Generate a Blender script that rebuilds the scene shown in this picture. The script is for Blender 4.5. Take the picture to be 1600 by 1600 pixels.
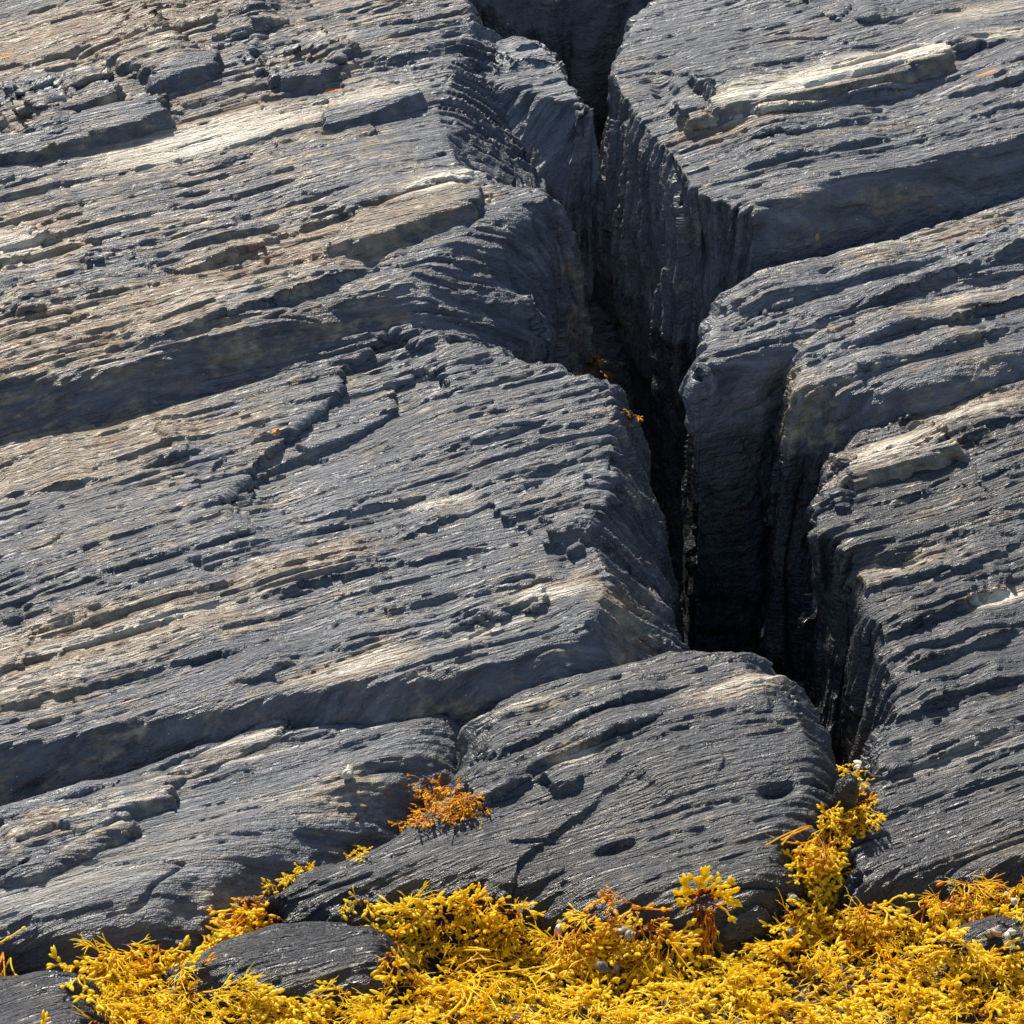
import bpy, math, random
import numpy as np
from mathutils import Vector, Matrix

for o in list(bpy.data.objects):
    bpy.data.objects.remove(o)
scene = bpy.context.scene
COL = scene.collection
F32 = np.float32

# ------------------------------------------------------------------ camera
PITCH = math.radians(28.0)
DIST = 10.0
FOCAL = 166.0
CENTRE = np.array([0.0, 0.0, 0.0])              # mid point of the rock slope
FWD = np.array([0.0, math.cos(PITCH), -math.sin(PITCH)])
RIGHT = np.array([1.0, 0.0, 0.0])
UP = np.cross(RIGHT, FWD)
CAM = CENTRE - FWD * DIST
cam_data = bpy.data.cameras.new('camera')
cam_data.lens = FOCAL
cam_data.sensor_width = 36.0
cam_data.clip_start = 0.1
cam_data.clip_end = 3000.0
cam = bpy.data.objects.new('camera', cam_data)
COL.objects.link(cam)
cam.matrix_world = Matrix((( RIGHT[0], UP[0], -FWD[0], CAM[0]),
                           ( RIGHT[1], UP[1], -FWD[1], CAM[1]),
                           ( RIGHT[2], UP[2], -FWD[2], CAM[2]),
                           (0, 0, 0, 1)))
scene.camera = cam

# ------------------------------------------------------------------ sky, sun, exposure
SUN_EL = math.radians(53.0)
SUN_AZ = math.radians(-24.0)                    # from behind the slope, to the left
world = bpy.data.worlds.new('World')
scene.world = world
world.use_nodes = True
wn = world.node_tree
wn.nodes.clear()
sky = wn.nodes.new('ShaderNodeTexSky')
sky.sky_type = 'NISHITA'
sky.sun_disc = False
sky.sun_elevation = SUN_EL
sky.sun_rotation = SUN_AZ
bg = wn.nodes.new('ShaderNodeBackground')
bg.inputs['Strength'].default_value = 0.088
wo = wn.nodes.new('ShaderNodeOutputWorld')
wn.links.new(sky.outputs[0], bg.inputs['Color'])
wn.links.new(bg.outputs[0], wo.inputs['Surface'])

sun_dir = Vector((math.sin(SUN_AZ) * math.cos(SUN_EL), math.cos(SUN_AZ) * math.cos(SUN_EL), math.sin(SUN_EL)))
sl = bpy.data.lights.new('sun', 'SUN')
sl.energy = 4.5
sl.angle = math.radians(0.5)
sl.color = (1.0, 0.93, 0.82)
so = bpy.data.objects.new('sun', sl)
COL.objects.link(so)
so.rotation_euler = (-sun_dir).to_track_quat('-Z', 'Y').to_euler()
so.location = sun_dir * 20

scene.view_settings.view_transform = 'Standard'
scene.view_settings.look = 'None'
scene.view_settings.gamma = 1.0
scene.view_settings.exposure = 0.60
scene.view_settings.use_curve_mapping = False

# ------------------------------------------------------------------ the slope and its bedding
SLOPE = math.radians(22.0)
EU = np.array([1.0, 0.0, 0.0])
EV = np.array([0.0, math.cos(SLOPE), math.sin(SLOPE)])
EN = np.array([0.0, -math.sin(SLOPE), math.cos(SLOPE)])
DOWN = np.array([0.0, 0.0, -1.0])
TANH = 18.0 / FOCAL
STRIKE_A = math.radians(21.0)
S_STRIKE = math.cos(STRIKE_A) * EU + math.sin(STRIKE_A) * EV
T_IN = np.cross(S_STRIKE, EN)                   # in the slope, down towards the shore
BED_A = math.radians(60.0)
S_BED = math.cos(BED_A) * EN + math.sin(BED_A) * T_IN
S_DIP = np.cross(S_BED, S_STRIKE)

def ray(px, py):
    """direction through a photograph pixel (1600 px frame)"""
    return FWD + (px - 800.0) / 800.0 * TANH * RIGHT - (py - 800.0) / 800.0 * TANH * UP

def hit_plane(px, py, p0, n):
    d = ray(px, py)
    return CAM + d * (np.dot(p0 - CAM, n) / np.dot(d, n))

def hit_base(px, py):
    return hit_plane(px, py, CENTRE, EN)

SHORE_Z = hit_base(800, 1455)[2] - 0.02         # level of the weed-covered shelf

# ------------------------------------------------------------------ noise (numpy)
_rng = np.random.RandomState(7)
_perm = _rng.permutation(4096).astype(np.int32)
_g = _rng.normal(size=(4096, 3)); _g /= np.linalg.norm(_g, axis=1)[:, None]
_gx, _gy, _gz = [np.ascontiguousarray(_g[:, i]).astype(F32) for i in range(3)]
_hv = _rng.rand(4096).astype(F32)

def hash3(i, j, k):
    return _perm[(_perm[(_perm[i & 4095] + j) & 4095] + k) & 4095]

def rnd(i, j=0, k=0):
    return _hv[hash3(np.asarray(i, np.int32), np.asarray(j, np.int32), np.asarray(k, np.int32))]

def perlin(x, y, z):
    x = np.asarray(x, F32); y = np.asarray(y, F32); z = np.asarray(z, F32)
    x, y, z = np.broadcast_arrays(x, y, z)
    xi = np.floor(x).astype(np.int32); yi = np.floor(y).astype(np.int32); zi = np.floor(z).astype(np.int32)
    fx = x - xi; fy = y - yi; fz = z - zi
    u = fx * fx * (3 - 2 * fx); v = fy * fy * (3 - 2 * fy); w = fz * fz * (3 - 2 * fz)
    def c(a, b, d):
        h = hash3(xi + a, yi + b, zi + d)
        return _gx[h] * (fx - a) + _gy[h] * (fy - b) + _gz[h] * (fz - d)
    x00 = c(0, 0, 0); x00 += u * (c(1, 0, 0) - x00)
    x10 = c(0, 1, 0); x10 += u * (c(1, 1, 0) - x10)
    x01 = c(0, 0, 1); x01 += u * (c(1, 0, 1) - x01)
    x11 = c(0, 1, 1); x11 += u * (c(1, 1, 1) - x11)
    x00 += v * (x10 - x00); x01 += v * (x11 - x01)
    return (x00 + w * (x01 - x00)) * 1.5

def sstep(a, b, x):
    t = np.clip((x - a) / (b - a), 0, 1)
    return t * t * (3 - 2 * t)

def layers(q, r, w, T, L, seed, sharp=0.82):
    """random proud and recessed beds, each broken into pieces along the strike"""
    x = q / T
    x = x + 0.45 * perlin(x * 0.45, r / (L * 6), seed + 0.5)
    i = np.floor(x).astype(np.int32)
    f = x - i
    wob = 0.35 * perlin(r / (L * 0.4), q / (T * 1.5), w / L + seed)
    def val(ii):
        jj = np.floor(r / L + rnd(ii, seed) * 17 + wob).astype(np.int32)
        kk = np.floor(w / (L * 0.9) + rnd(ii, seed + 3) * 13 + wob).astype(np.int32)
        a = rnd(ii * 7 + seed, jj, kk) * 2 - 1
        return a
    a0 = val(i)
    a1 = val(i + 1)
    t = sstep(sharp, 1.0, f)
    tilt = (f - 0.5) * (rnd(i, seed + 9) - 0.35) * 0.9
    return a0 + (a1 - a0) * t + tilt * (1 - t)

def pits(a, b, size, prob, seed):
    """sparse holes elongated along the strike"""
    x = a / size; y = b / (size * 0.6)
    xi = np.floor(x).astype(np.int32); yi = np.floor(y).astype(np.int32)
    out = np.zeros(len(x), F32)
    for dx in (-1, 0, 1):
        for dy in (-1, 0, 1):
            cx = xi + dx; cy = yi + dy
            on = rnd(cx, cy, seed) < prob
            px = cx + rnd(cx, cy, seed + 1); py = cy + rnd(cx, cy, seed + 2)
            sz = 0.10 + 0.22 * rnd(cx, cy, seed + 3) ** 2
            d2 = ((x - px) / (sz * 2.4)) ** 2 + ((y - py) / (sz * .7)) ** 2 + 0.22 * perlin(x * 5, y * 5, seed + .5)
            out = np.maximum(out, on * sz * 3 * (1 - sstep(0.45, 1.3, d2)))
    return out

# ------------------------------------------------------------------ materials
def new_mat(name):
    m = bpy.data.materials.new(name)
    m.use_nodes = True
    nt = m.node_tree
    nt.nodes.clear()
    out = nt.nodes.new('ShaderNodeOutputMaterial')
    return m, nt, out

class G:
    """small helper for building node graphs"""
    def __init__(self, nt): self.nt = nt
    def node(self, t, **kw):
        n = self.nt.nodes.new(t)
        for k, v in kw.items(): setattr(n, k, v)
        return n
    def link(self, a, b): self.nt.links.new(a, b)
    def put(self, sock, v):
        if hasattr(v, 'is_linked') or hasattr(v, 'links'): self.link(v, sock)
        else: sock.default_value = v
    def attr(self, name): return self.node('ShaderNodeAttribute', attribute_name=name)
    def math(self, op, a, b=0.0, clamp=False):
        n = self.node('ShaderNodeMath', operation=op, use_clamp=clamp)
        self.put(n.inputs[0], a); self.put(n.inputs[1], b)
        return n.outputs[0]
    def mix(self, f, a, b):
        n = self.node('ShaderNodeMix', data_type='RGBA')
        self.put(n.inputs[0], f); self.put(n.inputs[6], a); self.put(n.inputs[7], b)
        return n.outputs[2]
    def noise(self, vec, scale, detail=3.0, rough=0.55, dist=0.0):
        n = self.node('ShaderNodeTexNoise')
        self.link(vec, n.inputs['Vector'])
        n.inputs['Scale'].default_value = scale; n.inputs['Detail'].default_value = detail
        n.inputs['Roughness'].default_value = rough; n.inputs['Distortion'].default_value = dist
        return n.outputs['Fac']
    def scaled(self, vec, s):
        n = self.node('ShaderNodeVectorMath', operation='MULTIPLY')
        self.link(vec, n.inputs[0]); n.inputs[1].default_value = s
        return n.outputs[0]
    def ramp(self, fac, stops):
        n = self.node('ShaderNodeValToRGB')
        self.link(fac, n.inputs[0])
        e = n.color_ramp.elements
        while len(e) < len(stops): e.new(0.5)
        for el, (p, c) in zip(e, stops):
            el.position = p; el.color = (c[0], c[1], c[2], 1) if len(c) == 3 else c
        return n.outputs[0]
    def ramp1(self, fac, a, b):
        n = self.node('ShaderNodeMapRange')
        self.link(fac, n.inputs[0]); n.inputs[1].default_value = a; n.inputs[2].default_value = b
        n.interpolation_type = 'SMOOTHSTEP'
        return n.outputs[0]

def rock_material(name, dark=1.0, seed=0.0):
    m, nt, out = new_mat(name)
    g = G(nt)
    bed = g.attr('bed').outputs['Vector']                # (along strike, across beds, down dip) in metres
    off = g.node('ShaderNodeVectorMath', operation='ADD'); g.link(bed, off.inputs[0]); off.inputs[1].default_value = (seed, seed * .7, seed * 1.3)
    bed = off.outputs[0]
    tone = g.attr('tone').outputs['Vector']              # pale, warm, wet with painted chasm shade
    sep = g.node('ShaderNodeSeparateXYZ'); g.link(tone, sep.inputs[0])
    pale, warm, wet = sep.outputs
    orange = g.attr('orange').outputs['Fac']
    streak = g.noise(g.scaled(bed, (2.2, 92.0, 9.0)), 1.0, 4.0, 0.62, 0.3)
    fine = g.noise(g.scaled(bed, (9.0, 210.0, 50.0)), 1.0, 3.0, 0.6)
    blot = g.noise(bed, 5.0, 4.0, 0.6)
    grain = g.noise(bed, 260.0, 2.0, 0.7)
    f = g.math('ADD', g.math('MULTIPLY', streak, 0.68), g.math('MULTIPLY', blot, 0.32))
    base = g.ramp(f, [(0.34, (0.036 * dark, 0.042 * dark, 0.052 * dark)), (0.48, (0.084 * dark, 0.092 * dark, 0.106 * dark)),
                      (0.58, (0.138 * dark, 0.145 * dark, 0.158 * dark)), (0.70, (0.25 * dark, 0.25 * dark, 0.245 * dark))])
    # weathered veneer: tan, rust
    wmask = g.noise(g.scaled(bed, (4.0, 78.0, 14.0)), 1.0, 5.0, 0.65, 0.4)
    wblot = g.noise(bed, 7.5, 5.0, 0.65)
    wfine = g.noise(g.scaled(bed, (30.0, 120.0, 60.0)), 1.0, 3.0, 0.65)
    wf = g.math('MULTIPLY', g.math('ADD', g.math('ADD', g.math('MULTIPLY', wmask, 0.8), g.math('MULTIPLY', wfine, 0.5)), g.math('MULTIPLY', wblot, 0.7)), 0.5)
    wf = g.math('ADD', wf, g.math('MULTIPLY', warm, 0.22))
    tanf = g.ramp1(wf, 0.53, 0.66)
    tancol = g.ramp(g.noise(bed, 30.0, 3.0), [(0.3, (0.17, 0.115, 0.07)), (0.52, (0.28, 0.215, 0.14)), (0.7, (0.42, 0.35, 0.24))])
    col = g.mix(g.math('MULTIPLY', tanf, 0.85), base, tancol)
    rust = g.ramp1(g.math('ADD', g.noise(g.scaled(bed, (11.0, 50.0, 30.0)), 1.0, 4.0, 0.7), g.math('MULTIPLY', warm, 0.12)), 0.66, 0.76)
    col = g.mix(g.math('MULTIPLY', rust, 0.7), col, (0.26, 0.135, 0.055, 1))
    # pale quartz-rich beds, plus the lower slab's painted sunlit patch
    pf = g.math('MULTIPLY', pale, g.ramp1(g.math('ADD', wmask, g.math('MULTIPLY', pale, 0.26)), 0.42, 0.62), True)
    palecol = g.ramp(streak, [(0.3, (0.42, 0.35, 0.24)), (0.5, (0.62, 0.56, 0.44)), (0.7, (0.74, 0.70, 0.60))])
    col = g.mix(pf, col, palecol)
    # small white flecks
    vor = g.node('ShaderNodeTexVoronoi'); g.link(bed, vor.inputs['Vector']); vor.inputs['Scale'].default_value = 60.0
    fleck = g.math('LESS_THAN', vor.outputs['Distance'], 0.09)
    cs = g.node('ShaderNodeSeparateColor'); g.link(vor.outputs['Color'], cs.inputs[0])
    fleck = g.math('MULTIPLY', fleck, g.math('GREATER_THAN', cs.outputs[0], 0.86))
    col = g.mix(g.math('MULTIPLY', fleck, 0.8), col, (0.55, 0.55, 0.52, 1))
    # fine value grain
    mott = g.noise(g.scaled(bed, (26.0, 75.0, 45.0)), 1.0, 5.0, 0.7)
    v = g.math('ADD', -0.10, g.math('ADD', g.math('MULTIPLY', fine, 0.85), g.math('ADD', g.math('MULTIPLY', grain, 0.5), g.math('MULTIPLY', mott, 0.9))))
    hsv = g.node('ShaderNodeHueSaturation'); g.link(col, hsv.inputs['Color']); g.link(v, hsv.inputs['Value'])
    col = hsv.outputs[0]
    of = g.ramp1(g.math('MULTIPLY', orange, g.math('ADD', 0.35, blot)), 0.35, 0.6)
    col = g.mix(of, col, (0.62, 0.25, 0.03, 1))
    # wet rock is darker and glossier; the chasm's painted shade uses this mask too
    wet_shade_f = g.math('MULTIPLY', wet, g.ramp1(g.math('ADD', blot, g.math('MULTIPLY', wet, 0.35)), 0.4, 0.75), True)
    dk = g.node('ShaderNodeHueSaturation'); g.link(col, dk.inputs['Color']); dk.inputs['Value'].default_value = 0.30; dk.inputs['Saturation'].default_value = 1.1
    col = g.mix(wet_shade_f, col, dk.outputs[0])
    rgh = g.math('SUBTRACT', g.math('ADD', 0.31, g.math('MULTIPLY', fine, 0.28)), g.math('MULTIPLY', wet_shade_f, 0.10))
    # relief too fine for the mesh
    hgt = g.math('ADD', g.math('MULTIPLY', fine, 1.0), g.math('MULTIPLY', grain, 0.35))
    hgt = g.math('ADD', hgt, g.math('MULTIPLY', g.noise(g.scaled(bed, (40.0, 120.0, 70.0)), 1.0, 4.0, 0.6), 1.1))
    bump = g.node('ShaderNodeBump'); g.link(hgt, bump.inputs['Height'])
    bump.inputs['Strength'].default_value = 1.0; bump.inputs['Distance'].default_value = 0.0095
    bs = g.node('ShaderNodeBsdfPrincipled')
    g.link(col, bs.inputs['Base Color']); g.link(rgh, bs.inputs['Roughness']); g.link(bump.outputs[0], bs.inputs['Normal'])
    bs.inputs['Specular IOR Level'].default_value = 0.75
    g.link(bs.outputs[0], out.inputs['Surface'])
    return m

ROCK = rock_material('slate_rock')
ROCK_BLUE = rock_material('slate_rock_blue', 1.45, 5.3)
ROCK_MID = rock_material('slate_rock_shore', 0.50, 1.7)
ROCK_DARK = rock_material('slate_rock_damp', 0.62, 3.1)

# ------------------------------------------------------------------ rock builder
SPACING = 0.0034

def make_mesh(name, verts, faces, mats, smooth=True):
    me = bpy.data.meshes.new(name)
    nv, nf = len(verts), len(faces)
    k = faces.shape[1]
    me.vertices.add(nv)
    me.vertices.foreach_set('co', np.ascontiguousarray(verts, F32).ravel())
    me.loops.add(nf * k)
    me.loops.foreach_set('vertex_index', np.ascontiguousarray(faces, np.int32).ravel())
    me.polygons.add(nf)
    me.polygons.foreach_set('loop_start', np.arange(0, nf * k, k, dtype=np.int32))
    me.polygons.foreach_set('loop_total', np.full(nf, k, np.int32))
    me.polygons.foreach_set('use_smooth', np.full(nf, smooth, bool))
    for m in mats: me.materials.append(m)
    me.update(calc_edges=True)
    return me

def add_attr(me, name, data, typ):
    a = me.attributes.new(name, typ, 'POINT')
    a.data.foreach_set('vector' if typ == 'FLOAT_VECTOR' else 'value', np.ascontiguousarray(data, F32).ravel())

def bed_coords(P):
    r = (P @ S_STRIKE).astype(F32); q = (P @ S_BED).astype(F32); w = (P @ S_DIP).astype(F32)
    q = q + 0.020 * perlin(P[:, 0] / .55, P[:, 1] / .55, P[:, 2] / .55) + 0.0022 * perlin(r / .30, q / .07, w / .12)
    return r, q, w

def poly_distance(X, Y, poly, vals):
    """signed distance (inside positive), nearest point and interpolated per-corner values"""
    n = len(poly)
    best = np.full(X.shape, 1e9, F32); cx = np.zeros_like(X); cy = np.zeros_like(X)
    ov = [np.zeros_like(X) for _ in range(vals.shape[1])]
    inside = np.zeros(X.shape, bool)
    for i in range(n):
        ax, ay = poly[i]; bx, by = poly[(i + 1) % n]
        dx, dy = bx - ax, by - ay
        L2 = dx * dx + dy * dy + 1e-12
        t = np.clip(((X - ax) * dx + (Y - ay) * dy) / L2, 0, 1)
        px = ax + t * dx; py = ay + t * dy
        d = (X - px) ** 2 + (Y - py) ** 2
        m = d < best
        best[m] = d[m]; cx[m] = px[m]; cy[m] = py[m]
        for k in range(vals.shape[1]):
            a, b = vals[i, k], vals[(i + 1) % n, k]
            ov[k][m] = (a + (b - a) * t)[m]
        if abs(dy) > 1e-9:
            c = ((ay > Y) != (by > Y)) & (X < ax + (Y - ay) * dx / dy)
            inside ^= c
    d = np.sqrt(best)
    return np.where(inside, d, -d), cx, cy, ov

def line_distance(X, Y, pts):
    """signed distance to an open polyline: positive on its left side; also 0..1 along it"""
    best = np.full(X.shape, 1e9, F32); sg = np.zeros_like(X); al = np.zeros_like(X)
    n = len(pts) - 1
    for i in range(n):
        ax, ay = pts[i]; bx, by = pts[i + 1]
        dx, dy = bx - ax, by - ay
        L2 = dx * dx + dy * dy + 1e-12
        t = np.clip(((X - ax) * dx + (Y - ay) * dy) / L2, 0, 1)
        ex = X - (ax + t * dx); ey = Y - (ay + t * dy)
        d = ex * ex + ey * ey
        m = d < best
        best[m] = d[m]
        sg[m] = np.sign(dx * ey - dy * ex)[m]
        al[m] = ((i + t) / n)[m]
    return np.sqrt(best) * np.where(sg == 0, 1, sg), al

ROCKS = []
PX_M = 0.00135

def rock(name, label, outline, ref, h0, ku=0.0, kv=0.0, fillet=0.025, rough=1.0, lay=1.0, smooth_amp=1.0,
         steps=(), bumps=(), pale=(), warm=(), orange=(), wet=0.0, warm0=0.0, pit=0.12, mat=None,
         spacing=None, default=(80, 0.12), group=None, seed=0, wetz=None, tide_shade=0.0, flat=(), parent=None, wall_shade=None, fine=0.42, bend=None):
    sp = spacing or SPACING
    b0 = hit_base(*ref)
    p0 = b0 + h0 * EN
    nb = EN - ku * EU - kv * EV
    nb = nb / np.linalg.norm(nb)
    a1 = S_STRIKE - nb * np.dot(S_STRIKE, nb); a1 /= np.linalg.norm(a1)
    a2 = np.cross(nb, a1)
    def uv(px, py):
        P = hit_plane(px, py, p0, nb) - p0
        return (float(P @ a1), float(P @ a2))
    pts = []; vals = []
    for o in outline:
        pts.append(uv(o[0], o[1]))
        ph = o[2] if len(o) > 2 else default[0]
        ln = o[3] if len(o) > 3 else default[1]
        vals.append((math.radians(ph), ln))
    pts = np.array(pts, F32); vals = np.array(vals, F32)
    # finer, slightly wandering outline
    np2, nv2 = [], []
    n = len(pts)
    for i in range(n):
        a, b = pts[i], pts[(i + 1) % n]
        k = max(1, int(np.linalg.norm(b - a) / 0.05))
        for j in range(k):
            t = j / k
            np2.append(a + (b - a) * t); nv2.append(vals[i] + (vals[(i + 1) % n] - vals[i]) * t)
    pts = np.array(np2, F32); vals = np.array(nv2, F32)
    jit = 0.008 * rough
    pts[:, 0] += jit * perlin(pts[:, 0] / .07, pts[:, 1] / .07, seed + 0.3)
    pts[:, 1] += jit * perlin(pts[:, 0] / .07, pts[:, 1] / .07, seed + 5.3)
    m = float(vals[:, 1].max()) + 0.02
    xs = np.arange(pts[:, 0].min() - m, pts[:, 0].max() + m, sp, dtype=F32)
    ys = np.arange(pts[:, 1].min() - m, pts[:, 1].max() + m, sp, dtype=F32)
    X, Y = np.meshgrid(xs, ys)
    sh = X.shape
    # coarse first, so that far cells are never evaluated
    flatX, flatY = X.ravel(), Y.ravel()
    cstep = 8
    Xc, Yc = X[::cstep, ::cstep], Y[::cstep, ::cstep]
    dc, _, _, ovc = poly_distance(Xc.ravel(), Yc.ravel(), pts, vals)
    okc = (dc > -(ovc[1] + sp * cstep * 2)).reshape(Xc.shape)
    ok = np.repeat(np.repeat(okc, cstep, 0), cstep, 1)[:sh[0], :sh[1]]
    pad = np.zeros(sh, bool); pad[:ok.shape[0], :ok.shape[1]] = ok
    ok = pad.ravel()
    idx = np.nonzero(ok)[0]
    x, y = flatX[idx], flatY[idx]
    d, cx, cy, (phi, wl) = poly_distance(x, y, pts, vals)
    s = -d
    fl = fillet
    ell = s + fl
    dist = np.maximum(np.abs(d), 1e-6)
    sg = np.where(d >= 0, -1.0, 1.0)
    ox = (x - cx) / dist * sg; oy = (y - cy) / dist * sg
    t = np.clip(ell / (2 * fl), 0, 1) * phi
    k = 2 * fl / phi
    Xr = k * np.sin(t); Zr = k * (1 - np.cos(t))
    ex = np.maximum(ell - 2 * fl, 0)
    if bend:                                             # the wall steepens below its shoulder
        e1 = np.minimum(ex, bend[0]); e2 = ex - e1; ph2 = np.maximum(phi, math.radians(bend[1]))
        Xr = Xr + e1 * np.cos(phi) + e2 * np.cos(ph2); Zr = Zr + e1 * np.sin(phi) + e2 * np.sin(ph2)
    else:
        Xr = Xr + ex * np.cos(phi); Zr = Zr + ex * np.sin(phi)
    arc = ell > 0
    fx = np.where(arc, cx + ox * (Xr - fl), x)
    fy = np.where(arc, cy + oy * (Xr - fl), y)
    fz = np.where(arc, Zr, 0)
    # ledges and swells of this rock
    h = np.zeros_like(x)
    for st in steps:
        line = np.array([uv(*p) for p in st[0]], F32)
        drop, reach, soft = st[1], st[2], st[3] if len(st) > 3 else 0.0045
        wb = 1.0 if drop > 0 else 0.45
        ll, al = line_distance(x + wb * (.012 * perlin(x / .05, y / .05, 3.1) + .006 * perlin(x / .016, y / .016, 4.1)), y + wb * (.010 * perlin(x / .04, y / .04, 8.1) + .005 * perlin(x / .018, y / .011, 6.1)), line)
        e = sstep(0, 0.06, al) * (1 - sstep(0.94, 1.0, al))
        if drop > 0: drop = drop * 0.85 * np.clip(0.62 + 1.3 * perlin(al * 5.5 * max(1.0, len(line) / 6), len(h) * 1e-5, st[2] * 37 + drop * 91), 0.0, 1.25)
        h += drop * sstep(-soft, soft, ll) * (1 - sstep(reach * .15, reach, np.abs(ll))) * e
    for bx, by, ra, rb, amp in bumps:
        c = uv(bx, by)
        h += amp * np.exp(-((x - c[0]) / (ra * PX_M)) ** 2 - ((y - c[1]) / (rb * PX_M / 0.77)) ** 2)
    def spots(lst):
        o = np.zeros_like(x)
        for bx, by, ra, rb, amp in lst:
            c = uv(bx, by)
            e = amp * np.exp(-(((x - c[0]) / (ra * PX_M)) ** 2 + ((y - c[1]) / (rb * PX_M / 0.77)) ** 2) ** 1.5)
            o = np.maximum(o, e) if amp > 0 else o + e
        return o
    A_s = np.clip(spots(flat), 0, 1)
    A_p = spots(pale); A_w = spots(warm) + warm0; A_o = spots(orange)
    P = p0[None, :] + fx[:, None] * a1 + fy[:, None] * a2 + fz[:, None] * DOWN + h[:, None] * nb
    # macro normals on the grid
    gi = np.full(sh[0] * sh[1], -1, np.int64); gi[idx] = np.arange(len(idx))
    gi = gi.reshape(sh)
    full = np.full(sh + (3,), np.nan, F32); full.reshape(-1, 3)[idx] = P
    def diff(axis):
        r = np.full(sh + (3,), np.nan, F32)
        if axis == 1:
            r[:, 1:-1] = full[:, 2:] - full[:, :-2]
        else:
            r[1:-1] = full[2:] - full[:-2]
        return r.reshape(-1, 3)[idx]
    N = np.cross(diff(1), diff(0))
    ln = np.linalg.norm(N, axis=1)
    bad = ~(ln > 1e-9)
    N[bad] = nb; ln[bad] = 1
    N = (N / ln[:, None]).astype(F32)
    # displacement
    r, q, w = bed_coords(P)
    r = r + seed * 3.7; w = w + seed * 1.9
    px_, py_, pz_ = P[:, 0], P[:, 1], P[:, 2]
    mask = sstep(-0.25, 0.35, perlin(px_ / .38 + seed, py_ / .38, pz_ / .38))
    D = 0.020 * smooth_amp * perlin(px_ / .36, py_ / .36, pz_ / .36 + seed)
    D += 0.0050 * smooth_amp * perlin(r / .30, q / .06, w / .11 + seed)
    face = np.abs(N @ S_BED)                              # 1 on a bedding plane, where the beds do not show as ribs
    endw = np.abs(N @ S_STRIKE)                           # 1 on walls that cut the beds square
    lf = lay * (1 - 0.25 * sstep(0.72, 0.95, face)) * (1 + 2.0 * sstep(0.30, 0.60, endw)) * (1 - 0.85 * A_s)
    D += lf * 0.0044 * layers(q, r, w, .062, .85, 11 + seed, 0.92)
    D += lf * (0.35 + 0.65 * mask) * 0.0048 * layers(q, r, w, .0175, .50, 23 + seed, .86)
    D += lf * (0.5 + 0.5 * mask) * 0.0042 * layers(q, r, w, .0088, .42, 37 + seed, 0.72)
    rr = rough * (0.3 + 0.7 * mask) * (1 - 0.8 * A_s)
    D += rr * 0.0042 * perlin(r / .12, q / .021, w / .045)
    D += rr * 0.0042 * (0.30 - np.abs(perlin(r / .13, q / .024, w / .045)))
    D += (0.35 * rough + rr) * 0.0032 * (0.30 - np.abs(perlin(r / .065, q / .012, w / .022)))
    D += (0.35 * rough + rr) * 0.0015 * perlin(r / .026, q / .0065, w / .010)
    wallm = sstep(0.0, 0.05, s)
    D += wallm * rough * 0.020 * (0.35 - np.abs(perlin(px_ / .13, py_ / .13, pz_ / .19 + 3.3)))
    D += wallm * rough * 0.009 * (0.35 - np.abs(perlin(px_ / .055, py_ / .055, pz_ / .075 + 7.3)))
    D += wallm * sstep(0.4, 0.8, endw) * 0.020 * lay * layers(q, r, w, .115, .8, 51 + seed, 0.93)
    crk = perlin(r / .34, q / .045, w / .22)
    D -= 0.0075 * np.exp(-(crk / .035) ** 2) * sstep(-.1, .3, perlin(px_ / .2 + 9, py_ / .2, pz_ / .2))
    if pit > 0:
        D -= 0.011 * pits(r, q * 1.15, 0.055, pit * .30, 5 + seed) * (d > 0.01)
        D -= 0.006 * pits(r, q * 1.15, 0.024, pit * .8, 9 + seed) * (d > 0.01)
    P = P + N * D[:, None]
    # faces: full detail where the slope is seen, coarse on deep walls, far sides and beyond the frame
    keep = (s < wl)
    rel = P - CAM
    zc = rel @ FWD
    sx = 800 + (rel @ RIGHT) / zc / TANH * 800; sy = 800 - (rel @ UP) / zc / TANH * 800
    keep &= (sx > -260) & (sx < 1860) & (sy > -240) & (sy < 1840)
    view = rel / np.linalg.norm(rel, axis=1)[:, None]
    want = (sx > -20) & (sx < 1620) & (sy > -20) & (sy < 1620) & (s < fine) & ((N * view).sum(1) < 0.22)
    K = 4
    gk = np.where(gi >= 0, gi, 0)
    okg = (gi >= 0) & keep[gk]
    wg = okg & want[gk]
    H, W = (sh[0] - 1) // K * K, (sh[1] - 1) // K * K
    any_w = np.zeros((H // K, W // K), bool); corner = np.ones((H // K, W // K), bool)
    for dy in range(K + 1):
        for dx in range(K + 1):
            any_w |= wg[dy:dy + H:K, dx:dx + W:K][:H // K, :W // K]
            corner &= okg[dy:dy + H:K, dx:dx + W:K][:H // K, :W // K]
    coarse = corner & ~any_w
    cb = np.stack([gi[0:H:K, 0:W:K][coarse], gi[0:H:K, K:W + 1:K][coarse], gi[K:H + 1:K, K:W + 1:K][coarse], gi[K:H + 1:K, 0:W:K][coarse]], 1)
    cell_ok = np.ones((sh[0] - 1, sh[1] - 1), bool)
    cell_ok[:H, :W] = ~np.repeat(np.repeat(coarse, K, 0), K, 1)
    q4 = okg[:-1, :-1] & okg[:-1, 1:] & okg[1:, 1:] & okg[1:, :-1] & cell_ok
    f = np.stack([gi[:-1, :-1][q4], gi[:-1, 1:][q4], gi[1:, 1:][q4], gi[1:, :-1][q4]], 1)
    f = np.concatenate([f, cb])
    used = np.zeros(len(P), bool); used[f.ravel()] = True
    remap = np.cumsum(used) - 1
    f = remap[f]
    P = P[used]
    zw = SHORE_Z + (wetz if wetz is not None else 0.0)
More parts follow.
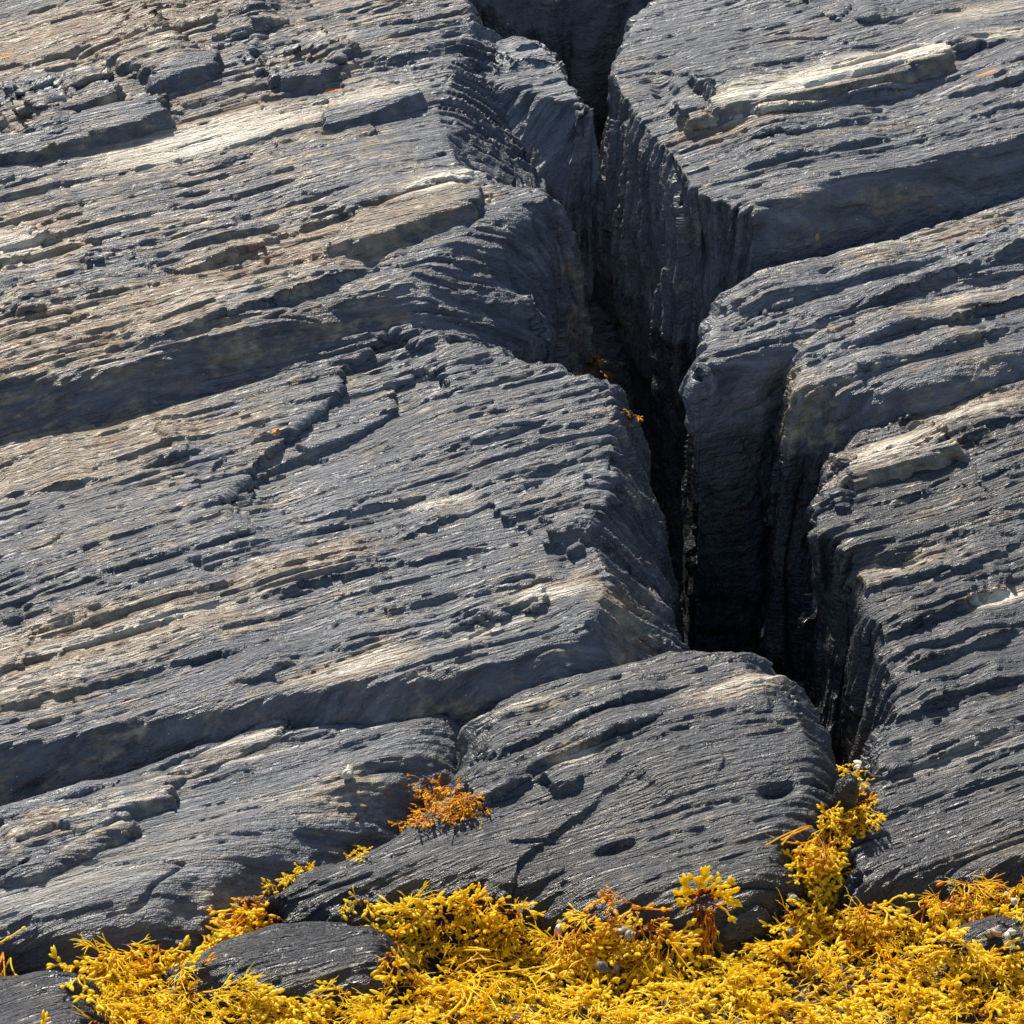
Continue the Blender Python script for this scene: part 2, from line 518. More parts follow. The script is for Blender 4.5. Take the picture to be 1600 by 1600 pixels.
    wet_shade = np.clip(wet + (1 - sstep(zw, zw + 0.16, P[:, 2] + 0.05 * perlin(P[:, 0] / .2, P[:, 1] / .2, 2.2))), 0, 1) if wetz is not None else np.full(len(P), wet, F32)
    zt = P[:, 2] + 0.035 * perlin(P[:, 0] / .18, P[:, 1] / .18, P[:, 2] / .05)
    if wall_shade: wet_shade = wet_shade + wall_shade[0] * sstep(wall_shade[1], wall_shade[1] + .10, (s[used] + 0.05 * perlin(P[:, 0] / .15, P[:, 1] / .15, P[:, 2] / .15)))  # painted shade: walls darken with depth below their crest
    wet_shade = np.clip(wet_shade + tide_shade * (1 - sstep(-.02, .06, zt)) + tide_shade * .6 * (1 - sstep(-.32, -.10, zt)), 0, 1)      # stain below the high-water line, deepened to paint the chasm's shade
    loc = np.array([P[:, 0].mean(), P[:, 1].mean(), P[:, 2].min()])
    me = make_mesh(name, P - loc, f, [mat or ROCK])
    add_attr(me, 'bed', np.stack([r[used], q[used], w[used]], 1), 'FLOAT_VECTOR')
    add_attr(me, 'tone', np.stack([np.clip(A_p[used], 0, 1), np.clip(A_w[used], -1, 1.5), wet_shade], 1), 'FLOAT_VECTOR')
    add_attr(me, 'orange', A_o[used], 'FLOAT')
    ob = bpy.data.objects.new(name, me)
    COL.objects.link(ob)
    ob.location = loc
    if parent is not None:
        ob.parent = parent
        ob.location = loc - np.array(parent.location)
    else:
        ob['category'] = 'rock'
    if label: ob['label'] = label
    if group: ob['group'] = group
    ROCKS.append(ob)
    print(name, len(P), 'verts')
    return ob

#PART2
# ------------------------------------------------------------------ the rocks (photograph pixels of their crest lines)
LEFT_TOP = rock('rock_ledge', 'broad tan and grey slate ledge with pale slab and ribbed end wall over the chasm',
     [(-250, 655, 55, .25), (0, 592, 54, .25), (200, 560, 54, .25), (400, 500, 54, .25), (560, 455, 50, .3), (640, 430, 42, .5), (700, 385, 42, .5),
      (760, 345, 44, .5), (815, 318, 60, .6), (852, 302, 72, .6), (845, 294, 80, .3), (770, 287, 75, .2), (735, 268, 60, .3), (698, 232, 38, .45), (690, 190, 36, .45),
      (690, 140, 40, .45), (712, 90, 46, .40), (738, 55, 60, .4), (722, 20, 70, .5), (712, -60, 75, .5), (712, -240, 75, .3), (-250, -240, 70, .2)],
     (400, 320), 0.02, kv=-0.09, seed=1, warm0=0.34, wall_shade=(.6, .42), bend=(.24, 82), fillet=0.014, flat=[(330, 210, 200, 40, 1), (600, 150, 130, 30, 1), (560, 60, 80, 20, .8), (250, 450, 140, 20, .7), (480, 265, 200, 25, .5)],
     steps=[([(0, 240), (60, 236), (150, 205), (258, 172), (236, 138), (252, 120), (335, 96), (342, 74), (470, 30)], 0.032, .30),
            ([(20, 165), (80, 150), (175, 128)], 0.02, .10), ([(60, 190), (120, 165), (180, 148)], 0.018, .10),
            ([(375, 98), (412, 104), (440, 122), (500, 116), (560, 78)], 0.022, .22),
            ([(-100, 130), (150, 80), (330, 40), (480, 5)], 0.02, .2),
            ([(505, 190), (560, 178), (650, 140)], 0.02, .15),
            ([(0, 430), (40, 415), (45, 395), (90, 370), (90, 345), (140, 330)], 0.014, .2),
            ([(140, 400), (145, 425), (205, 420), (200, 430)], 0.012, .1),
            ([(0, 500), (120, 470), (250, 440), (420, 380), (560, 330), (690, 292), (745, 285)], 0.022, .20),
            ([(430, 240), (530, 228), (600, 200)], 0.010, .12),
            ([(520, 372), (600, 345), (670, 320), (750, 300)], 0.022, .14),
            ([(200, 545), (330, 500), (470, 455), (600, 410), (650, 385)], 0.02, .16)],
     pale=[(330, 215, 200, 30, 1.3), (560, 150, 130, 16, .75), (700, 282, 90, 9, 1.0), (20, 390, 70, 40, .7), (520, 60, 60, 15, .6), (380, 450, 150, 10, .5)],
     warm=[(150, 50, 260, 60, .8), (100, 520, 300, 50, .9), (450, 400, 260, 40, .9), (330, 210, 190, 40, .7), (660, 330, 150, 30, .8), (30, 370, 120, 60, .6), (790, 170, 130, 170, -1.1), (820, 430, 130, 130, -1.1)],
     orange=[(520, 136, 22, 5, .9), (10, 90, 40, 12, .6)], pit=.14)

rock('rock_ledge', 'large grey slate ledge with zigzag steps and an orange lichen spot, running to the chasm',
     [(-250, 735), (0, 662), (250, 602), (430, 545), (590, 503), (650, 515), (760, 550), (880, 572, 70, .2), (935, 594, 66, .7),
      (955, 645, 66, .8), (962, 695, 64, .8), (948, 745, 58, .8), (928, 795, 52, .8), (912, 840, 48, .8), (928, 890, 46, .7), (936, 940, 46, .6), (920, 980, 52, .4),
      (860, 1012, 62, .25), (760, 1042, 64, .25), (600, 1062, 66, .25), (400, 1090, 68, .25), (200, 1130, 70, .25), (0, 1165, 70, .25), (-250, 1235, 70, .2)],
     (450, 830), 0.01, kv=-0.06, seed=2, fillet=0.014, warm0=0.16, wall_shade=(.85, .30), bend=(.21, 84), flat=[(650, 640, 160, 50, .6), (750, 590, 120, 30, .5)],
     steps=[([(330, 800), (385, 752), (402, 722), (450, 682), (520, 622), (542, 572), (585, 545), (605, 515)][::-1], -0.017, .22),
            ([(360, 772), (430, 722), (500, 692), (560, 672), (614, 640), (606, 602), (650, 582), (700, 572)][::-1], -0.013, .14),
            ([(0, 940), (250, 870), (400, 830), (560, 800), (720, 760)], 0.010, .2),
            ([(-50, 1075), (130, 1010), (300, 960), (480, 915), (700, 870), (850, 840)], 0.013, .16),
            ([(-50, 1125), (200, 1060), (370, 1020), (560, 960), (760, 930), (900, 900)], 0.016, .14),
            ([(350, 1075), (520, 1020), (700, 980), (860, 955)], 0.018, .12),
            ([(620, 850), (760, 790), (850, 850), (905, 870)], 0.018, .12),
            ([(0, 780), (200, 740), (330, 700)], 0.014, .2)],
     bumps=[(890, 830, 40, 20, .02), (945, 880, 18, 30, .025), (920, 960, 40, 25, .02), (100, 700, 160, 30, .012)],
     pale=[(200, 985, 190, 7, .8), (860, 930, 60, 9, .9), (560, 1040, 90, 10, .8), (690, 785, 60, 7, .8), (760, 990, 90, 8, .8), (90, 1060, 120, 8, .6)],
     warm=[(120, 700, 300, 70, .6), (150, 1000, 240, 60, .7), (470, 880, 160, 20, .7), (860, 925, 90, 20, .9), (560, 1040, 110, 20, .8), (990, 950, 60, 60, .6), (60, 1080, 160, 40, .5)],
     orange=[(432, 678, 8, 6, 1.2)], pit=.20)

SLAB = rock('rock_slab', 'worn grey lower slab with pale ribbed back edge and a shell on it',
     [(-250, 1335), (0, 1256), (150, 1215), (300, 1165), (430, 1122), (460, 1122), (560, 1120), (680, 1106, 60, .25), (698, 1120, 58, .35), (640, 1165, 54, .35), (545, 1226, 50, .35), (425, 1288, 46, .32),
      (315, 1346, 46, .3), (230, 1392, 50, .28), (120, 1424, 58, .28), (0, 1440, 60, .3), (-250, 1480, 60, .25)],
     (300, 1270), 0.022, kv=-0.14, seed=3, fillet=0.05, rough=1.0, lay=.7, warm0=0.0, wet=0.0, wetz=-.05, pit=.04,
     steps=[([(-50, 1385), (30, 1360), (150, 1310), (200, 1285), (195, 1270), (330, 1235), (400, 1215)], 0.022, .12, .008), ([(0, 1330), (110, 1290), (250, 1245), (265, 1225), (440, 1150), (455, 1125)], 0.016, .08),
            ([(-50, 1300), (130, 1245), (300, 1185), (430, 1140)], 0.014, .06)],
     pale=[(150, 1370, 230, 26, .42), (420, 1260, 130, 25, .3), (340, 1200, 140, 4, .7)], flat=[(200, 1360, 220, 40, .6)],  # the broad left pale patch paints in the slab's sunlit brightness
     warm=[(100, 1290, 220, 30, .5), (560, 1220, 120, 40, .5), (330, 1390, 80, 30, .4)], group=None)

rock('boulder', 'broad dark slate boulder plugging the foot of the chasm with a hole in its top',
     [(785, 1088), (860, 1058), (950, 1035), (1050, 1010), (1120, 1015), (1180, 1032, 80, .3), (1225, 1064, 80, .4), (1252, 1102, 80, .4), (1278, 1135, 80, .4), (1292, 1180, 82, .4), (1282, 1225, 80, .35),
      (1245, 1285, 80, .3), (1222, 1345, 76, .3), (1180, 1385, 70, .28), (1050, 1398, 66, .28), (850, 1390, 62, .25), (760, 1372, 58, .25), (640, 1375, 55, .22), (520, 1392, 58, .2), (445, 1396, 65, .2),
      (430, 1384, 75, .15), (480, 1352, 75, .15), (570, 1318, 75, .15), (645, 1286, 75, .15), (705, 1242, 75, .2), (738, 1190, 75, .2), (758, 1140, 75, .2)],
     (930, 1210), 0.02, mat=ROCK_MID, kv=-0.05, seed=4, fillet=0.055, rough=1.0, lay=.75, wet=0.05, wetz=.02, pit=.0,
     steps=[([(790, 1400), (815, 1345), (870, 1305), (930, 1265), (1000, 1212)][::-1], -0.008, .22), ([(760, 1200), (850, 1160), (960, 1110), (1060, 1085), (1160, 1060)], 0.02, .12),
            ([(740, 1270), (820, 1225), (920, 1180), (1050, 1130), (1180, 1095)], 0.02, .12), ([(860, 1260), (960, 1200), (1080, 1150), (1220, 1120)], 0.014, .10)],
     bumps=[(1050, 1190, 220, 90, .045), (962, 1325, 28, 4.5, -.03), (1215, 1240, 24, 8, -.03), (700, 1350, 150, 30, .01)],
     pale=[(1160, 1085, 60, 12, .7), (900, 1200, 40, 10, .7), (840, 1100, 70, 8, .5)], warm=[(1160, 1085, 90, 22, .8), (880, 1200, 60, 15, .6), (850, 1100, 90, 20, .4)])

rock('boulder', 'low dark wet boulder lying between two patches of yellow weed',
     [(290, 1502), (350, 1470), (430, 1440), (500, 1432), (575, 1440), (602, 1462, 70, .15), (606, 1500, 70, .15), (560, 1518, 62, .15), (440, 1535, 62, .15), (330, 1530, 65, .15), (285, 1522, 70, .12)],
     (450, 1480), 0.075, kv=-0.15, seed=5, fillet=0.045, rough=.8, lay=.6, wet=.5, wetz=.1, pit=.02, default=(65, .15), mat=ROCK_DARK)
rock('boulder', 'small rounded grey boulder beside the low shore weed, at the slab foot',
     [(-140, 1540), (0, 1512), (70, 1508), (112, 1528), (135, 1570), (130, 1640), (0, 1660), (-140, 1640)],
     (20, 1570), 0.12, kv=-0.15, seed=6, fillet=0.05, rough=.8, lay=.5, wet=.35, wetz=.02, pit=.02, default=(62, .16))
rock('boulder', 'low black wet rock lapped by yellow weed beside two shells',
     [(1500, 1452), (1560, 1432), (1640, 1418), (1760, 1400), (1800, 1470), (1650, 1480), (1540, 1474)],
     (1600, 1450), 0.015, kv=-0.1, seed=7, fillet=0.03, rough=.8, lay=.7, wet=.8, wetz=.1, pit=.02, default=(60, .12), mat=ROCK_DARK)

RIGHT_TOP = rock('rock_ledge', 'smooth grey ledge with a cream quartz ridge, standing over the chasm',
     [(1035, -240, 84, .4), (1030, 0, 84, .9), (985, 55, 84, 1.0), (955, 112, 84, 1.0), (964, 142, 84, 1.0), (1004, 192, 85, 1.0), (1046, 243, 85, 1.0), (1090, 303, 85, 1.0),
      (1182, 328, 74, .8), (1300, 286, 72, .4), (1450, 248, 72, .3), (1600, 207, 72, .3), (1850, 140, 72, .25), (1850, -240, 70, .2)],
     (1350, 170), 0.02, tide_shade=.95, kv=-0.12, seed=8, fillet=0.012, flat=[(1200, 60, 260, 50, .9), (1540, 20, 200, 40, .9)], lay=.8, rough=.9, warm0=.08, wall_shade=(.75, .34),
     steps=[([(1105, 168), (1130, 160), (1250, 138), (1380, 112), (1480, 84), (1600, 66), (1800, 20)], 0.034, .16),
            ([(1060, 212), (1150, 190), (1300, 165), (1420, 145), (1600, 100), (1800, 50)], 0.034, .16),
            ([(1070, 245), (1200, 215), (1330, 195), (1450, 160), (1600, 130), (1800, 80)], 0.03, .12),
            ([(1090, 280), (1230, 250), (1400, 215), (1600, 165), (1800, 110)], 0.03, .12),
            ([(1240, -5), (1310, 38), (1400, 35)], 0.015, .12)],
     bumps=[(1040, 140, 20, 20, -.02)],
     pale=[(1290, 116, 190, 20, .8), (1560, 60, 60, 12, .8), (1540, 20, 110, 16, .6), (1160, 190, 90, 8, .7)],
     warm=[(1240, 150, 150, 20, .9), (1130, 200, 90, 30, 1.0), (1300, 215, 220, 14, .4), (1540, 20, 110, 20, .4)],
     orange=[(1540, 122, 30, 4, .8), (1300, 335, 6, 5, .9)], pit=.13)

rock('rock_ledge', 'pitted grey ledge with a rounded nose dropping sheer into the chasm',
     [(1850, 215), (1600, 293), (1440, 345), (1330, 380), (1185, 430, 80, .3), (1150, 455, 82, .6), (1107, 500, 88, .9), (1090, 560, 91, 1.0), (1094, 584, 91, 1.0), (1130, 566, 82, 1.0), (1240, 530, 82, 1.0), (1330, 490, 78, .5),
      (1600, 405, 66, .25), (1850, 330, 66, .2)],
     (1400, 430), 0.005, tide_shade=.95, kv=-0.10, seed=9, fillet=0.034, pit=.12, warm0=.10,
     steps=[([(1130, 510), (1250, 470), (1400, 420), (1600, 355), (1800, 290)], 0.022, .16), ([(1230, 520), (1330, 485), (1450, 440), (1600, 385), (1800, 330)], 0.024, .10)],
     bumps=[(1150, 500, 40, 40, -.012)],
     pale=[(1430, 360, 150, 12, .5)], warm=[(1450, 370, 200, 25, .6), (1500, 340, 120, 20, .5)])
rock('rock_ledge', 'brown-grey ledge with a sharp square corner next to the rounded nose',
     [(1850, 325), (1600, 402), (1400, 456), (1300, 500, 84, .5), (1256, 535, 85, .8), (1238, 602, 85, .9), (1254, 612, 80, .9), (1330, 604, 72, .4), (1420, 592, 66, .3), (1520, 562, 64, .25), (1600, 536, 64, .25), (1850, 455, 64, .2)],
     (1420, 520), 0.0, tide_shade=.95, kv=-0.12, seed=19, fillet=0.022, pit=.14, warm0=.12,
     steps=[([(1280, 560), (1400, 520), (1500, 500), (1600, 470), (1800, 410)], 0.022, .12), ([(1330, 590), (1470, 550), (1600, 510), (1800, 450)], 0.02, .08)],
     pale=[(1500, 470, 90, 6, .5)], warm=[(1240, 620, 60, 80, .5), (1400, 500, 200, 20, .4)])

RIGHT_LIP = rock('rock_ledge', 'dark slate ledge with a tan crusted lip overhanging its own shadow',
     [(1850, 505), (1600, 588), (1520, 612), (1450, 632), (1345, 664), (1312, 697), (1298, 722, 88, .6), (1290, 755, 90, .8), (1268, 790, 92, .9), (1264, 825, 92, .9), (1300, 840, 90, .7), (1330, 856, 75, .4),
      (1400, 850, 60, .2), (1600, 775, 60, .15), (1850, 690, 60, .15)],
     (1450, 720), -0.015, tide_shade=.45, mat=ROCK_MID, kv=-0.06, seed=10, fillet=0.026,
     steps=[([(1315, 760), (1350, 752), (1410, 735), (1480, 700), (1495, 690), (1600, 655), (1750, 600)], 0.036, .14, .008), ([(1400, 660), (1470, 640), (1600, 600), (1750, 550)], 0.015, .10),
            ([(1290, 800), (1350, 795), (1420, 775), (1500, 760), (1700, 700)], 0.014, .1)],
     pale=[(1395, 700, 70, 13, 1.0), (1520, 640, 90, 8, .7)], warm=[(1395, 702, 90, 20, 1.1), (1520, 640, 120, 20, 1.0), (1500, 780, 140, 12, .5), (1530, 815, 80, 10, .9)], pit=.03, warm0=.05)

rock('rock_ledge', 'dark ribbed slate slope falling from the chasm side to the weed bed',
     [(1850, 680), (1600, 768), (1400, 842), (1338, 866, 80, .5), (1330, 900, 88, .8), (1346, 945, 86, .8), (1368, 992, 84, .8), (1374, 1045, 80, .7), (1390, 1112, 76, .6), (1378, 1155, 76, .5), (1364, 1190, 78, .4), (1372, 1220, 72, .3),
      (1352, 1270, 68, .3), (1334, 1310, 66, .25), (1326, 1345, 66, .22), (1350, 1362, 66, .2), (1410, 1368, 66, .2), (1450, 1355, 62, .2), (1520, 1345, 60, .2), (1600, 1338, 60, .2), (1850, 1320, 60, .2)],
     (1480, 1080), -0.02, tide_shade=.12, mat=ROCK_MID, kv=-0.02, seed=11, fillet=0.032, lay=.9, rough=.9, wetz=.02,
     steps=[([(1335, 930), (1420, 905), (1500, 890), (1600, 850), (1750, 800)], 0.022, .14), ([(1370, 1000), (1450, 975), (1540, 930), (1590, 925)], 0.022, .12), ([(1380, 1060), (1460, 1035), (1600, 985), (1750, 930)], 0.02, .12),
            ([(1390, 1130), (1480, 1090), (1600, 1060), (1750, 1010)], 0.02, .12), ([(1370, 1215), (1450, 1190), (1600, 1130), (1750, 1080)], 0.014, .1)],
     pale=[(1565, 930, 45, 10, 1.0), (1480, 1190, 110, 16, .35), (1390, 890, 60, 10, .4)], warm=[(1400, 880, 100, 25, .6), (1560, 930, 60, 15, .7), (1560, 1320, 120, 15, .5)], pit=.0, warm0=.02)

rock('rock', 'blue-grey banded block wedged upright in the head of the chasm',
     [(735, 85, 75, .3), (765, 58), (800, 48), (838, 57), (864, 72, 78, .2), (890, 108, 78, .3), (912, 140, 80, .4), (926, 162, 80, .5), (905, 158, 64, .5), (850, 140, 56, .5), (800, 126, 54, .5), (750, 112, 56, .5)],
     (830, 110), -0.045, kv=-0.08, seed=12, spacing=.0038, fillet=0.02, lay=.8, rough=.5, warm0=-.6, pit=0, mat=ROCK_BLUE, bend=(.17, 74), steps=[([(770, 110), (820, 92), (890, 100)], .012, .1), ([(770, 88), (830, 70), (880, 80)], .010, .08)])
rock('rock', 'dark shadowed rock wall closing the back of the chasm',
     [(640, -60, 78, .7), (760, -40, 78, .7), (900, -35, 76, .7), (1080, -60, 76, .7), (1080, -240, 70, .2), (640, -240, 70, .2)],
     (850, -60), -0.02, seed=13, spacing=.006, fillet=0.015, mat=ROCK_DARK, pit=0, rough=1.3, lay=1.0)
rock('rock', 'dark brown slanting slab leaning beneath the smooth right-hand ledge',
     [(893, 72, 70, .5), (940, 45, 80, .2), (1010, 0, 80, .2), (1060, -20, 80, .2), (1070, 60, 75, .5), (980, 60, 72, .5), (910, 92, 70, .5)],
     (960, 40), -0.18, tide_shade=.95, seed=14, spacing=.005, fillet=0.02, mat=ROCK_DARK, pit=0, warm0=.25)
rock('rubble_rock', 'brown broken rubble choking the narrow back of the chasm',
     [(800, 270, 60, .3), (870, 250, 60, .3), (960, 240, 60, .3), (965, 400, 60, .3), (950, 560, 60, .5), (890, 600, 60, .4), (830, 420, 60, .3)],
     (900, 380), -0.42, tide_shade=.5, kv=-.15, seed=15, fillet=0.04, rough=2.6, lay=1.6, smooth_amp=2.5, mat=ROCK_DARK, warm0=.35, pit=0, spacing=.007)

# loose-edged plates and crusts standing proud of their ledges
def plate(name, parent, pts, ref, h0, kv, seed, **kw):
    a = dict(fillet=.006, rough=.8, lay=.55, smooth_amp=.3, pit=.03, default=(74, .05))
    a.update(kw)
    rock(name, None, pts, ref, h0, kv=kv, seed=seed, parent=parent, **a)
plate('rock_plate', LEFT_TOP, [(-60, 245), (0, 236), (60, 232), (180, 197), (256, 172), (242, 150), (150, 166), (60, 196), (-60, 222)], (400, 320), .055, -.09, 31, warm0=.2)
plate('rock_plate', LEFT_TOP, [(22, 166), (100, 147), (178, 128), (182, 140), (120, 160), (60, 176)], (400, 320), .06, -.09, 32, warm0=.3)
plate('rock_plate', LEFT_TOP, [(240, 128), (335, 98), (336, 80), (300, 86), (245, 106)], (400, 320), .055, -.09, 33)
plate('rock_plate', LEFT_TOP, [(405, 106), (440, 122), (495, 116), (530, 96), (470, 92)], (400, 320), .045, -.09, 34)
plate('rock_plate', LEFT_TOP, [(505, 192), (560, 180), (655, 142), (640, 130), (560, 152), (510, 172)], (400, 320), .038, -.09, 35, pale=[(600, 145, 90, 12, .8)])
plate('rock_plate', LEFT_TOP, [(515, 376), (560, 372), (640, 345), (745, 312), (752, 290), (700, 282), (620, 310), (560, 340)], (400, 320), .05, -.09, 36, warm0=.6, pale=[(700, 286, 90, 9, 1)])
plate('quartz_crust', RIGHT_TOP, [(1108, 152), (1140, 138), (1220, 120), (1320, 95), (1420, 66), (1478, 62), (1484, 78), (1400, 108), (1300, 131), (1200, 150), (1130, 168), (1112, 166)], (1350, 170), .064, -.12, 37, rough=.7, lay=.7, warm0=.55, pale=[(1250, 118, 170, 24, 1.7), (1420, 78, 130, 20, 1.6)], fillet=.008)
plate('tan_crust', RIGHT_LIP, [(1312, 742), (1330, 714), (1370, 700), (1440, 682), (1480, 680), (1490, 694), (1440, 714), (1380, 734), (1335, 750)], (1450, 720), .010, -.06, 38, rough=.7, lay=1.1, warm0=.6, pale=[(1390, 705, 90, 8, .9)])
plate('rock_plate', SLAB, [(10, 1366), (60, 1338), (140, 1305), (190, 1278), (208, 1284), (195, 1296), (150, 1318), (60, 1358)], (300, 1270), 0.046, -.14, 39, pale=[(120, 1300, 120, 6, .9)], warm0=.3, lay=.6, fillet=.012)
plate('rock_plate', SLAB, [(120, 1292), (200, 1262), (258, 1240), (262, 1228), (180, 1248), (110, 1278)], (300, 1270), 0.044, -.14, 40, pale=[(180, 1258, 120, 6, .8)], warm0=.3, lay=.9)
plate('rock_plate', SLAB, [(270, 1222), (360, 1182), (440, 1146), (455, 1124), (420, 1126), (330, 1168), (260, 1205)], (300, 1270), 0.038, -.14, 41, pale=[(380, 1155, 100, 6, .9)], warm0=.4, lay=1.0)

# bedrock under everything, out to the horizon
def ground():
    n = 240
    t = np.linspace(-1, 1, n)
    ax = np.sign(t) * (np.abs(t) * 3 + np.abs(t) ** 7 * 900)
    X, Y = np.meshgrid(ax, ax)
    base = Y * math.tan(SLOPE)
    base = np.where(Y > 2.2, 2.2 * math.tan(SLOPE) + (Y - 2.2) * 0.02, base) - 1.0
    Z = np.maximum(base, SHORE_Z - 0.04)
    near = np.exp(-(X ** 2 + Y ** 2) / 60)
    chasm = np.exp(-((X - 0.45 - (-Y) * 0.12) / 0.4) ** 2) * (Y > -0.95) * (Y < 2)
    Z = Z - 0.5 * chasm * (Z > SHORE_Z - 0.05)
    P = np.stack([X.ravel(), Y.ravel(), Z.ravel()], 1)
    P[:, 2] += 0.04 * perlin(P[:, 0] / .5, P[:, 1] / .5, 0.5)
    i = np.arange(n * n).reshape(n, n)
    f = np.stack([i[:-1, :-1].ravel(), i[:-1, 1:].ravel(), i[1:, 1:].ravel(), i[1:, :-1].ravel()], 1)
    me = make_mesh('ground', P, f, [ROCK_DARK])
    r, q, w = bed_coords(P)
    add_attr(me, 'bed', np.stack([r, q, w], 1), 'FLOAT_VECTOR')
    add_attr(me, 'tone', np.tile(np.array([0, 0, .5], F32), (len(P), 1)), 'FLOAT_VECTOR')
    add_attr(me, 'orange', np.zeros(len(P)), 'FLOAT')
    ob = bpy.data.objects.new('ground', me)
    COL.objects.link(ob)
    ob['kind'] = 'structure'
ground()
# ------------------------------------------------------------------ what lives on the rocks
bpy.context.view_layer.update()
DG = bpy.context.evaluated_depsgraph_get()
def cast(px, py):
    """surface point under a photograph pixel: the first rock the line of sight meets"""
    d = ray(px, py)
    ok, loc, nor, *_ = scene.ray_cast(DG, Vector(CAM), Vector(d).normalized())
    if not ok:
        loc = Vector(hit_plane(px, py, np.array([0, 0, SHORE_Z]), np.array([0, 0, 1.0]))); nor = Vector((0, 0, 1))
    return np.array(loc), np.array(nor)

def weed_material(name, stops, transl=0.35):
    m, nt, out = new_mat(name)
    g = G(nt)
    t = g.attr('t').outputs['Fac']; v = g.attr('v').outputs['Fac']
    oi = g.node('ShaderNodeObjectInfo')
    tc = g.node('ShaderNodeTexCoord').outputs['Object']
    n = g.noise(tc, 55.0, 2.0)
    f = g.math('ADD', t, g.math('MULTIPLY', g.math('SUBTRACT', v, 0.5), 0.75))
    f = g.math('ADD', f, g.math('MULTIPLY', g.math('SUBTRACT', oi.outputs['Random'], 0.5), 0.28))
    f = g.math('ADD', f, g.math('MULTIPLY', g.math('SUBTRACT', n, 0.5), 0.5), True)
    col = g.ramp(f, stops)
    bs = g.node('ShaderNodeBsdfPrincipled')
    g.link(col, bs.inputs['Base Color']); bs.inputs['Roughness'].default_value = 0.42
    tr = g.node('ShaderNodeBsdfTranslucent'); g.link(col, tr.inputs['Color'])
    mx = g.node('ShaderNodeMixShader'); mx.inputs[0].default_value = transl
    g.link(bs.outputs[0], mx.inputs[1]); g.link(tr.outputs[0], mx.inputs[2])
    g.link(mx.outputs[0], out.inputs['Surface'])
    return m

WEED = weed_material('yellow_wrack', [(0.0, (0.13, 0.03, 0.012)), (0.22, (0.34, 0.09, 0.010)), (0.36, (0.80, 0.36, 0.006)), (0.50, (0.98, 0.64, 0.008)), (0.76, (1.0, 0.77, 0.010)), (1.0, (1.0, 0.81, 0.05))], 0.5)
WEED_RUST = weed_material('rusty_wrack', [(0.0, (0.12, 0.03, 0.012)), (0.35, (0.36, 0.10, 0.012)), (0.65, (0.72, 0.24, 0.010)), (0.9, (0.90, 0.48, 0.010)), (1.0, (0.92, 0.56, 0.012))], 0.45)
WEED_DARK = weed_material('brown_wrack', [(0.0, (0.05, 0.018, 0.010)), (0.5, (0.12, 0.045, 0.014)), (1.0, (0.30, 0.14, 0.02))], 0.15)

class Frond:
    def __init__(self, seed):
        self.r = random.Random(seed); self.v = []; self.f = []; self.t = []
    def ring(self, c, a, b, n, t):
        s = len(self.v)
        for k in range(n):
            th = 2 * math.pi * k / n
            self.v.append(c + a * math.cos(th) + b * math.sin(th)); self.t.append(t)
        return s
    def bridge(self, s0, s1, n):
        for k in range(n):
            a, b = s0 + k, s0 + (k + 1) % n; c, d = s1 + (k + 1) % n, s1 + k
            self.f.append((a, b, c)); self.f.append((a, c, d))
    def strap(self, pts, w0, w1, side, t0, t1, thick=0.28):
        prev = None
        for i, p in enumerate(pts):
            k = i / max(1, len(pts) - 1)
            w = w0 + (w1 - w0) * k
            dirv = (pts[min(i + 1, len(pts) - 1)] - pts[max(i - 1, 0)])
            sd = side - dirv * (side.dot(dirv) / max(1e-9, dirv.dot(dirv))); sd.normalize()
            nn = dirv.cross(sd); nn.normalize()
            s = self.ring(p, sd * w, nn * w * thick, 4, t0 + (t1 - t0) * k)
            if prev is not None: self.bridge(prev, s, 4)
            prev = s
    def bulb(self, c, d, L, R, side, t, flat=0.8, n=5):
        d = d.normalized(); sd = side - d * side.dot(d); sd.normalize(); nn = d.cross(sd)
        p0 = len(self.v); self.v.append(c - d * L * 0.15); self.t.append(t)
        rings = [self.ring(c + d * L * k, sd * R * m, nn * R * m * flat, n, t) for k, m in ((0.08, 0.55), (0.4, 1.0), (0.78, 0.78))]
        p1 = len(self.v); self.v.append(c + d * L); self.t.append(min(1.2, t + .05))
        for k in range(n): self.f.append((p0, rings[0] + (k + 1) % n, rings[0] + k))
        self.bridge(rings[0], rings[1], n); self.bridge(rings[1], rings[2], n)
        for k in range(n): self.f.append((p1, rings[2] + k, rings[2] + (k + 1) % n))

